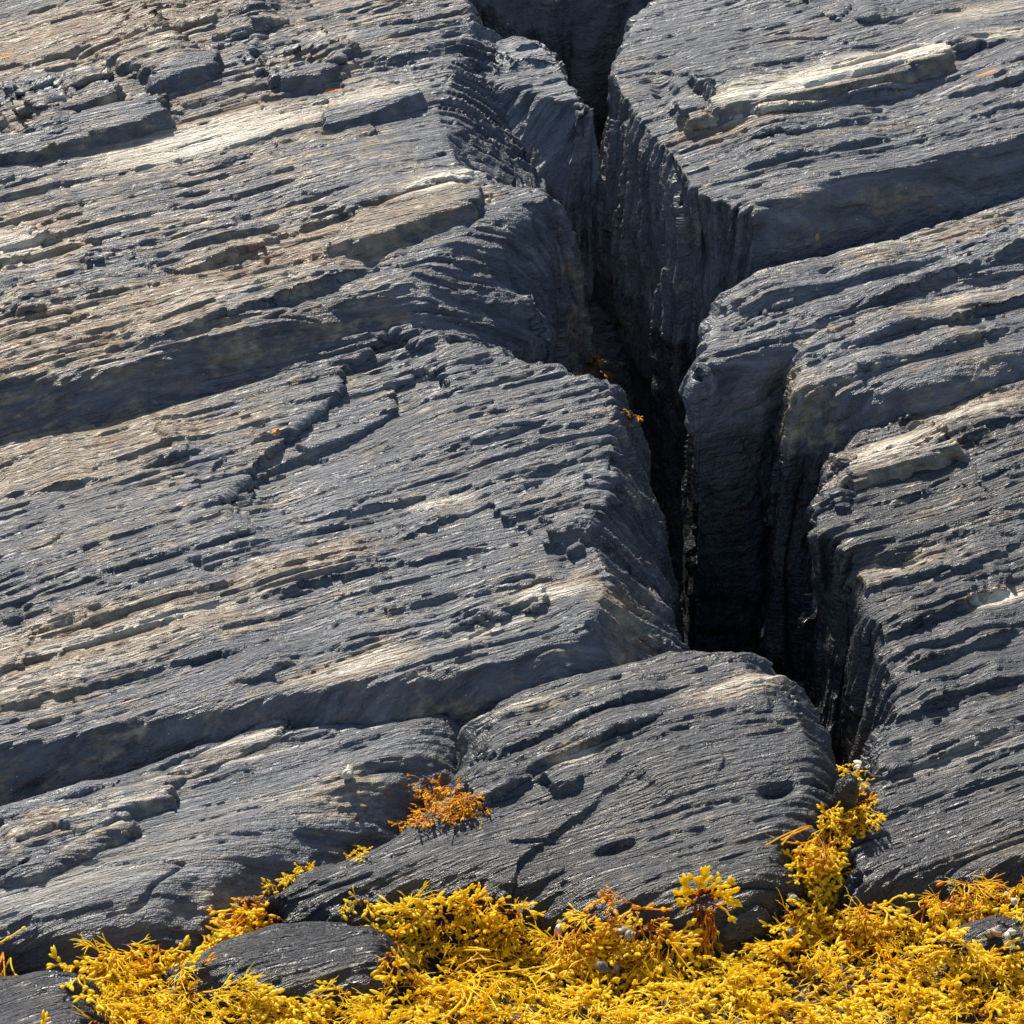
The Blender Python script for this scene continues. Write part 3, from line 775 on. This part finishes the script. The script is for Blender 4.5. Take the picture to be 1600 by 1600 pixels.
def wrack_frond(seed, levels=3, seg=0.022, width=0.0036, tip=1.0, bladders=0.5, droop=0.4, spread=0.5, thin=False):
    """forking strap with paired air bladders and swollen tips; grows along +Y"""
    F = Frond(seed); r = F.r
    def grow(p, d, lvl, w):
        L = seg * r.uniform(0.75, 1.35)
        side = d.cross(Vector((0, 0, 1)) + Vector((r.uniform(-.6, .6), 0, r.uniform(-.2, .2)))); side.normalize()
        p1 = p + d * L * 0.5 + Vector((0, 0, r.uniform(-.1, .1) * L))
        d2 = (d + Vector((r.uniform(-.2, .2), r.uniform(-.1, .2), -droop * 0.3 + r.uniform(-.15, .15)))).normalized()
        p2 = p1 + d2 * L * 0.5
        t0 = (levels - lvl) / (levels + 1.0); t1 = (levels - lvl + 1) / (levels + 1.0)
        F.strap([p, p1, p2], w, w * .9, side, t0, t1)
        if r.random() < bladders and not thin:
            for s in (-1, 1):
                F.bulb(p1 + side * s * w * 1.1, d, 0.010 * r.uniform(.8, 1.2), 0.0042 * r.uniform(.8, 1.25), side, min(1, t1 + .1))
        if lvl == 0:
            n = r.choice((1, 2, 2, 3))
            for k in range(n):
                a = (k - (n - 1) / 2) * 0.7 + r.uniform(-.2, .2)
                dd = (d2 + side * math.tan(max(-1.2, min(1.2, a))) * 0.8 + Vector((0, 0, r.uniform(-.2, .35)))).normalized()
                if thin:
                    L2 = 0.026 * tip * r.uniform(.6, 1.3)
                    F.strap([p2, p2 + dd * L2 * .6, p2 + dd * L2 + Vector((0, 0, -.003))], w * .9, w * .45, side, .75, 1.0, .6)
                else:
                    F.bulb(p2, dd, 0.0195 * tip * r.uniform(.6, 1.4), 0.0050 * tip * r.uniform(.65, 1.2), side, r.uniform(.78, 1.0), r.uniform(.5, .85))
            return
        for s in (-1, 1):
            if lvl < levels and r.random() < 0.10: continue
            dd = (d2 + side * s * spread * r.uniform(.5, 1.2) + Vector((0, 0, r.uniform(-.25, .3) - droop * .15))).normalized()
            grow(p2, dd, lvl - 1, w * 0.9)
    grow(Vector((0, 0, 0)), Vector((0, 0.9, 0.42)).normalized(), levels, width)
    return np.array([tuple(v) for v in F.v], F32), np.array(F.f, np.int32), np.array(F.t, F32)

def strap_frond(seed, L=0.16):
    F = Frond(seed); r = F.r
    for k in range(r.choice((2, 3, 4))):
        d = Vector((r.uniform(-.5, .5), 1, r.uniform(.1, .6))).normalized(); p = Vector((0, 0, 0)); pts = [p.copy()]
        c = r.uniform(-.18, .18)
        for i in range(7):
            d = (d + Vector((c, 0, -.12))).normalized(); p = p + d * L / 7 * r.uniform(.8, 1.1); pts.append(p.copy())
        side = Vector((1, 0, .3)).normalized()
        F.strap(pts, 0.0030, 0.0022, side, .80, 1.0, .6)
        for i in (3, 5):
            if r.random() < .6: F.bulb(pts[i], d, .014, .0045, side, .9)
        F.bulb(pts[-1], d, .013, .0040, side, 1.0)
    return np.array([tuple(v) for v in F.v], F32), np.array(F.f, np.int32), np.array(F.t, F32)

VAR = {}
VAR['wrack'] = [wrack_frond(100 + i, 3, 0.0185, droop=.5, spread=.6) for i in range(8)]
VAR['short'] = [wrack_frond(140 + i, 2, 0.017, tip=1.05, bladders=.5, spread=.7) for i in range(8)]
VAR['spiky'] = [wrack_frond(200 + i, 3, 0.015, .0024, thin=True, spread=.42, droop=.1) for i in range(6)]
VAR['strap'] = [strap_frond(300 + i) for i in range(5)]
VAR['stem'] = [wrack_frond(400 + i, 3, 0.030, .0024, tip=.95, bladders=.25, spread=.38, droop=.6) for i in range(6)]
VMESH = {}
def variant_mesh(kind, i, mat):
    key = (kind, i, mat.name)
    if key not in VMESH:
        v, f, t = VAR[kind][i]
        me = make_mesh('frond', v, f, [mat])
        add_attr(me, 't', t, 'FLOAT'); add_attr(me, 'v', np.full(len(v), 0.5), 'FLOAT')
        VMESH[key] = me
    return VMESH[key]

def hold_mesh():
    V = [(0, 0, .008)]
    for k in range(10):
        a = 2 * math.pi * k / 10; R = .010 if k % 2 else .016
        V.append((R * math.cos(a), R * math.sin(a), -.002)); V.append((.006 * math.cos(a), .006 * math.sin(a), .006))
    f = []
    for k in range(10):
        o, i = 1 + 2 * k, 2 + 2 * k; o2, i2 = 1 + 2 * ((k + 1) % 10), 2 + 2 * ((k + 1) % 10)
        f += [(0, i, i2), (i, o, o2), (i, o2, i2)]
    me = make_mesh('holdfast', np.array(V, F32), np.array(f, np.int32), [WEED_DARK])
    add_attr(me, 't', np.zeros(len(V)), 'FLOAT'); add_attr(me, 'v', np.full(len(V), .5), 'FLOAT')
    return me
HOLD = hold_mesh()

def in_poly(x, y, poly):
    c = False; n = len(poly)
    for i in range(n):
        ax, ay = poly[i]; bx, by = poly[(i + 1) % n]
        if (ay > y) != (by > y) and x < ax + (y - ay) * (bx - ax) / (by - ay): c = not c
    return c

def scatter_px(poly, step, r):
    xs = [p[0] for p in poly]; ys = [p[1] for p in poly]
    out = []
    y = min(ys)
    while y < max(ys):
        x = min(xs)
        while x < max(xs):
            qx, qy = x + r.uniform(-.6, .6) * step, y + r.uniform(-.6, .6) * step * .6
            if in_poly(qx, qy, poly): out.append((qx, qy))
            x += step
        y += step * .6
    return out

def frame(heading, pitch, roll):
    return Matrix.Rotation(heading, 3, 'Z') @ Matrix.Rotation(pitch, 3, 'X') @ Matrix.Rotation(roll, 3, 'Y')

def clump(label, poly, step, kinds, seed, mat=None, scale=(.65, 1.0), head=(math.pi, 1.3), pitch=(-.2, .5), lift=(0.0, 0.02), group='clumps of weed on the rocks'):
    r = random.Random(seed)
    pts = scatter_px(poly, step, r)
    spots = [(cast(*p)) for p in pts]
    if not spots: return
    c = np.mean([s[0] for s in spots], 0); c[2] = min(s[0][2] for s in spots)
    root = bpy.data.objects.new('seaweed_clump', None)
    root.empty_display_size = 0.02
    COL.objects.link(root)
    root.location = c
    root['label'] = label; root['category'] = 'seaweed'; root['group'] = group
    hf = bpy.data.objects.new('holdfast', HOLD); COL.objects.link(hf); hf.parent = root
    b = min(spots, key=lambda s: np.linalg.norm(s[0] - c))
    hf.location = Vector(b[0] - c)
    for P, N in spots:
        kind = r.choice(kinds); i = r.randrange(len(VAR[kind]))
        m = mat or (WEED_RUST if r.random() < .22 else WEED)
        ob = bpy.data.objects.new('frond', variant_mesh(kind, i, m))
        COL.objects.link(ob)
        ob.parent = root
        nrm = Vector(N)
        if nrm.z < 0.2: nrm = (nrm + Vector((0, 0, .5))).normalized()
        loc = Vector(P) - nrm * 0.004 + nrm * r.uniform(*lift) - Vector(c)
        R = frame(head[0] + r.uniform(-head[1], head[1]), r.uniform(*pitch), r.uniform(-.5, .5))
        q = Vector((0, 0, 1)).rotation_difference((nrm + Vector((0, 0, 1.0))).normalized()).to_matrix()
        s = r.uniform(*scale)
        ob.matrix_local = Matrix.Translation(loc) @ (q @ R).to_4x4() @ Matrix.Diagonal((s, s, s, 1))
    return root

def mat_of_weed(name, label, poly, step, seed, kinds, mound=0.05):
    r = random.Random(seed)
    V, Fc, T, Vv, MI = [], [], [], [], []
    n0 = 0
    for (x, y) in scatter_px(poly, step, r):
        P, N = cast(x, y)
        hgt = mound * float(np.clip(0.55 + 0.9 * perlin(np.array([P[0] / .16]), np.array([P[1] / .16]), np.array([seed + .5]))[0], 0, 1))
        tone = float(np.clip(0.52 + 1.05 * perlin(np.array([P[0] / .10]), np.array([P[1] / .11]), np.array([seed + 7.5]))[0] + r.uniform(-.16, .16), 0, 1))
        kind = r.choice(kinds); i = r.randrange(len(VAR[kind]))
        v, f, t = VAR[kind][i]
        s = r.uniform(.62, 1.02)
        R = np.array(frame(math.pi + r.uniform(-1.5, 1.5), r.uniform(-.35, .5), r.uniform(-.6, .6)), F32) * s
        vv = v @ R.T + P[None, :].astype(F32)
        vv[:, 2] += hgt * r.uniform(.3, 1.0)
        V.append(vv); Fc.append(f + n0); n0 += len(v); T.append(t); Vv.append(np.full(len(v), tone, F32))
    V = np.concatenate(V); Fc = np.concatenate(Fc); T = np.concatenate(T); Vv = np.concatenate(Vv)
    loc = np.array([V[:, 0].mean(), V[:, 1].mean(), V[:, 2].min()])
    me = make_mesh(name, V - loc, Fc, [WEED])
    add_attr(me, 't', T, 'FLOAT'); add_attr(me, 'v', Vv, 'FLOAT')
    ob = bpy.data.objects.new(name, me)
    COL.objects.link(ob)
    ob.location = loc
    ob['label'] = label; ob['category'] = 'seaweed'; ob['kind'] = 'stuff'
    print(name, len(Fc), 'tris')

mat_of_weed('seaweed_bed', 'bright yellow wrack covering the low shore in front of the rocks',
            [(150, 1600), (145, 1575), (300, 1568), (420, 1552), (600, 1562), (622, 1545), (610, 1490), (606, 1440), (640, 1418), (760, 1408), (818, 1440), (840, 1492), (900, 1500), (1060, 1505), (1130, 1505), (1200, 1478),
             (1240, 1448), (1330, 1445), (1440, 1452), (1500, 1480), (1560, 1492), (1700, 1495), (1700, 1665), (-100, 1665), (-100, 1650), (100, 1640)],
            18.5, 1, ['wrack', 'short', 'short', 'spiky', 'spiky'], 0.035)

clump('thick yellow clump of wrack between the slab foot and the low wet boulder', [(105, 1510), (170, 1480), (230, 1470), (285, 1482), (300, 1530), (285, 1560), (200, 1562), (130, 1548)], 17, ['short', 'spiky', 'wrack'], 11)
clump('yellow wrack filling the gap above the low wet boulder', [(285, 1480), (340, 1440), (385, 1418), (420, 1440), (400, 1455), (330, 1478)], 16, ['short', 'wrack'], 12)
clump('rusty strand of wrack straggling over the low boulder top', [(380, 1395), (395, 1400), (410, 1420), (455, 1432), (450, 1442), (410, 1440), (390, 1420)], 15, ['stem', 'short'], 13, WEED_RUST, (.6, .9))
clump('thin yellow string of wrack in the joint beside the broad boulder', [(415, 1385), (430, 1368), (490, 1345), (490, 1353), (440, 1378), (420, 1392)], 9, ['short'], 14, WEED, (.35, .55))
clump('orange wisp of wrack at the top of the joint', [(530, 1338), (575, 1326), (578, 1332), (535, 1345)], 10, ['short'], 15, WEED, (.35, .55))
clump('tiny yellow sprig of wrack alone on the broad boulder flank', [(530, 1408), (575, 1403), (578, 1412), (535, 1418)], 14, ['short'], 16, None, (.5, .8))
clump('rust-orange tangle of wrack in the hollow between slab and broad boulder', [(620, 1285), (660, 1255), (670, 1222), (700, 1218), (720, 1235), (760, 1240), (755, 1255), (720, 1268), (660, 1290), (630, 1295)], 11, ['stem', 'short', 'short'], 17, WEED_RUST, (.36, .56), lift=(0, .010))
clump('tiny yellow bit of wrack at the head of the hollow', [(716, 1190), (728, 1190), (728, 1212), (716, 1212)], 12, ['short'], 18, None, (.4, .6))
clump('yellow and rust heap of wrack spilling off the boulder foot', [(830, 1470), (860, 1450), (910, 1425), (960, 1415), (1010, 1410), (1045, 1445), (1060, 1490), (1000, 1500), (900, 1500), (850, 1490)], 19, ['short', 'wrack', 'stem', 'spiky'], 19, None, lift=(0, .04))
clump('bushy yellow strand of wrack crammed in the chasm mouth', [(1250, 1320), (1290, 1312), (1325, 1318), (1318, 1350), (1312, 1395), (1255, 1392), (1245, 1355)], 11, ['short'], 20, WEED, (.55, .85), lift=(0, .03))
clump('wrack arching round a dark upright stone in the chasm mouth', [(1300, 1210), (1315, 1192), (1340, 1200), (1358, 1230), (1355, 1290), (1330, 1305), (1290, 1290), (1285, 1262), (1340, 1262), (1342, 1230), (1318, 1208)], 10, ['short', 'short', 'short', 'stem'], 21, None, (.45, .7), lift=(0, .02))
clump('olive straps of wrack under the chasm mouth arch', [(1258, 1290), (1300, 1295), (1320, 1310), (1270, 1312)], 15, ['stem', 'strap'], 22, WEED_RUST, (.6, .8))
clump('yellow wrack fanning out below the chasm mouth', [(1225, 1420), (1250, 1395), (1320, 1395), (1380, 1410), (1400, 1440), (1330, 1450), (1240, 1450)], 17, ['short', 'spiky', 'wrack'], 23, None, lift=(0, .04))
clump('yellow and rust heap of wrack against the dark ribbed slope foot', [(1420, 1415), (1450, 1395), (1500, 1375), (1560, 1372), (1640, 1375), (1700, 1400), (1640, 1425), (1540, 1440), (1450, 1435)], 17, ['spiky', 'spiky', 'short', 'stem'], 24, None, lift=(0, .035))
clump('few yellow straps of wrack between slab and rounded boulder', [(-60, 1485), (0, 1478), (35, 1480), (40, 1500), (-60, 1508)], 17, ['spiky', 'strap'], 25)
clump('pale yellow shock of strap weed lying on the bed', [(660, 1490), (760, 1485), (830, 1510), (820, 1560), (700, 1570)], 34, ['strap'], 26, WEED, (.6, 1.0), head=(-1.9, .8), lift=(.03, .05))
clump('yellow scrap of wrack deep in the chasm', [(978, 640), (992, 640), (992, 660), (980, 660)], 12, ['short'], 27, WEED_RUST, (.25, .4))
clump('brown fronds of wrack low in the narrow chasm', [(905, 540), (935, 540), (938, 580), (912, 580)], 14, ['stem', 'short'], 28, WEED_DARK, (.35, .55))

# the tuft that hangs over the broad boulder's front edge
def tuft():
    r = random.Random(5)
    P, N = cast(1100, 1412)
    root = bpy.data.objects.new('seaweed_tuft', None); root.empty_display_size = .02
    COL.objects.link(root); root.location = P
    root['label'] = 'tuft of wrack hanging down over the broad boulder front, splayed at its top'; root['category'] = 'seaweed'
    def put(kind, m, loc, ydir, s):
        ob = bpy.data.objects.new('frond', variant_mesh(kind, r.randrange(len(VAR[kind])), m)); COL.objects.link(ob); ob.parent = root
        y = Vector(ydir).normalized(); z = Vector((r.uniform(-.3, .3), -1, .35)); z = (z - y * z.dot(y)).normalized(); x = y.cross(z)
        M = Matrix((x, y, z)).transposed()
        ob.matrix_local = Matrix.Translation(loc) @ M.to_4x4() @ Matrix.Diagonal((s, s, s, 1))
    for k in range(9):
        put('stem', WEED_RUST if k % 3 else WEED, Vector((r.uniform(-.02, .02), -.012, r.uniform(-.01, .02))), (r.uniform(-.16, .16), -.25, -1), r.uniform(.75, 1.0))
    for dx, dz, q in ((-.75, 1.0, 1.0), (.0, 1.5, 1.05), (-.35, 1.2, .9), (.7, 1.1, .9), (1.0, .6, 1.0), (-1.0, .2, .7), (1.0, -.3, .8)):
        put('short', WEED, Vector((dx * .012, -.012, .012 + dz * .012)), (dx, -.15, dz), q)
tuft()

# ------------------------------------------------------------------ shells, a stone, a feather
def shell_material(name, a, b):
    m, nt, out = new_mat(name); g = G(nt)
    tc = g.node('ShaderNodeTexCoord').outputs['Object']
    col = g.mix(g.ramp1(g.noise(tc, 160.0, 4.0), .4, .62), a, b)
    bs = g.node('ShaderNodeBsdfPrincipled'); g.link(col, bs.inputs['Base Color']); bs.inputs['Roughness'].default_value = .5
    g.link(bs.outputs[0], out.inputs['Surface'])
    return m
SH_WHITE = shell_material('white_shell', (.72, .70, .64, 1), (.50, .42, .30, 1))
SH_DARK = shell_material('dark_shell', (.06, .055, .05, 1), (.16, .13, .10, 1))
SH_TAN = shell_material('tan_shell', (.48, .38, .27, 1), (.16, .12, .09, 1))

bpy.context.view_layer.update(); DG = bpy.context.evaluated_depsgraph_get()
def shell_mesh(kind, mat):
    V, Fq = [], []
    turns, nt_, nr = 3.2, 44, 10
    tall = 1.35 if kind == 'whelk' else 0.85
    for i in range(nt_ + 1):
        k = i / nt_
        th = k * turns * 2 * math.pi
        g_ = math.exp(-2.1 * (1 - k))
        R, rad = 0.55 * g_, 0.52 * g_
        c = Vector((R * math.cos(th), R * math.sin(th), (1 - g_) * tall * 1.25))
        rd = Vector((math.cos(th), math.sin(th), 0))
        for j in range(nr):
            a = 2 * math.pi * j / nr
            V.append(c + rd * rad * math.cos(a) + Vector((0, 0, 1)) * rad * (1.12 if kind == 'whelk' else .95) * math.sin(a))
    for i in range(nt_):
        for j in range(nr):
            Fq.append((i * nr + j, i * nr + (j + 1) % nr, (i + 1) * nr + (j + 1) % nr, (i + 1) * nr + j))
    V = np.array([tuple(v) for v in V], F32)
    V[:, 2] -= V[:, 2].min() 
    V /= 2.1
    e = nt_ * nr
    Fq.append((e, e + 2, e + 5, e + 7))
    me = make_mesh('shell', V, np.array(Fq, np.int32), [mat])
    return me

def shell(name, label, px, py, size, kind, mat, rot):
    P, N = cast(px, py)
    ob = bpy.data.objects.new(name, shell_mesh(kind, mat)); COL.objects.link(ob)
    size *= 1.35; ob.scale = (size, size, size); ob.rotation_euler = rot
    ob.location = Vector(P) + Vector((0, 0, size * .12))
    ob['label'] = label; ob['category'] = 'shell'
for a in [
    ('whelk_shell', 'white whelk shell alone on the worn grey slab', 537, 1209, .027, 'whelk', SH_WHITE, (1.2, .2, .4)),
    ('periwinkle_shell', 'tiny white shell on the broad boulder just above the weed', 810, 1425, .014, 'peri', SH_WHITE, (.5, .2, 0)),
    ('whelk_shell', 'half dark, half white whelk shell at the edge of the boulder-foot weed heap', 858, 1458, .030, 'whelk', SH_WHITE, (1.0, .9, .9)),
    ('whelk_shell', 'tan whelk shell sitting in the middle of the boulder-foot weed heap', 965, 1466, .030, 'whelk', SH_TAN, (1.0, -.8, 1.6)),
    ('periwinkle_shell', 'dark periwinkle shell touching a tan one on the weed bed', 936, 1518, .026, 'peri', SH_DARK, (.4, .3, 0)),
    ('whelk_shell', 'tan whelk shell touching a dark periwinkle on the weed bed', 953, 1526, .028, 'whelk', SH_TAN, (1.1, .8, 2.4)),
    ('whelk_shell', 'white whelk shell on top of the weed arch in the chasm mouth', 1340, 1202, .026, 'whelk', SH_WHITE, (.9, -.8, .5)),
    ('periwinkle_shell', 'round black periwinkle shell by the foot of the broad boulder', 1233, 1467, .024, 'peri', SH_DARK, (.3, .2, 1)),
    ('whelk_shell', 'greyish tan whelk shell against the boulder wall below the chasm', 1231, 1414, .028, 'whelk', SH_TAN, (.7, -.3, 1)),
    ('periwinkle_shell', 'large brown periwinkle shell on the black wet rock', 1551, 1472, .030, 'peri', SH_TAN, (.4, .1, 2)),
    ('periwinkle_shell', 'white periwinkle shell on the black wet rock beside a brown one', 1581, 1470, .024, 'peri', SH_WHITE, (.4, .2, 3)),
    ('whelk_shell', 'white whelk shell in the weed heap under the ribbed slope', 1570, 1400, .022, 'whelk', SH_WHITE, (1, .5, 0)),
    ('periwinkle_shell', 'small white shell below another in the weed heap under the ribbed slope', 1581, 1412, .016, 'peri', SH_WHITE, (.5, .5, 0)),
]: shell(*a)

def stone():
    P, N = cast(1322, 1262)
    n = 24; m = 16
    V = []
    for i in range(m + 1):
        ph = math.pi * i / m
        for j in range(n):
            th = 2 * math.pi * j / n
            V.append((math.sin(ph) * math.cos(th), math.sin(ph) * math.sin(th), math.cos(ph)))
    V = np.array(V, F32)
    V = np.sign(V) * np.abs(V) ** .8
    k = 1 + .34 * perlin(V[:, 0] * 1.5, V[:, 1] * 1.5, V[:, 2] * 1.5) + .05 * perlin(V[:, 0] * 5, V[:, 1] * 5, V[:, 2] * 5)
    V = V * k[:, None] * np.array([.022, .022, .040], F32)
    i = np.arange((m + 1) * n).reshape(m + 1, n)
    f = np.stack([i[:-1].ravel(), i[1:].ravel(), np.roll(i, -1, 1)[1:].ravel(), np.roll(i, -1, 1)[:-1].ravel()], 1)
    me = make_mesh('stone', V, f, [ROCK_DARK])
    add_attr(me, 'bed', V, 'FLOAT_VECTOR'); add_attr(me, 'tone', np.tile(np.array([0, 0, 1], F32), (len(V), 1)), 'FLOAT_VECTOR'); add_attr(me, 'orange', np.zeros(len(V)), 'FLOAT')
    ob = bpy.data.objects.new('upright_stone', me); COL.objects.link(ob)
    ob.location = Vector(P) + Vector((0, 0, .035)); ob.rotation_euler = (.1, .15, .3)
    ob['label'] = 'dark brown upright stone framed by the arching wrack in the chasm mouth'; ob['category'] = 'stone'
stone()

def feather():
    P, N = cast(1190, 995)
    V, Fq = [], []
    n = 10
    for i in range(n + 1):
        k = i / n
        w = .0042 * math.sin(math.pi * min(1, k * .9 + .1)) + .0006
        bend = .006 * k * k
        for s, dz in ((-1, .0010), (0, .0022), (1, .0010), (0, -.0004)):
            V.append((s * w + bend, -dz, k * .036))
    for i in range(n):
        for j in range(4):
            Fq.append((i * 4 + j, i * 4 + (j + 1) % 4, (i + 1) * 4 + (j + 1) % 4, (i + 1) * 4 + j))
    me = make_mesh('feather', np.array(V, F32), np.array(Fq, np.int32), [SH_WHITE])
    ob = bpy.data.objects.new('feather', me); COL.objects.link(ob)
    ob.location = Vector(P) + Vector(N) * .003; ob.rotation_euler = (-.2, .15, 0)
    ob['label'] = 'small white feather stuck deep in the dark chasm'; ob['category'] = 'feather'
feather()
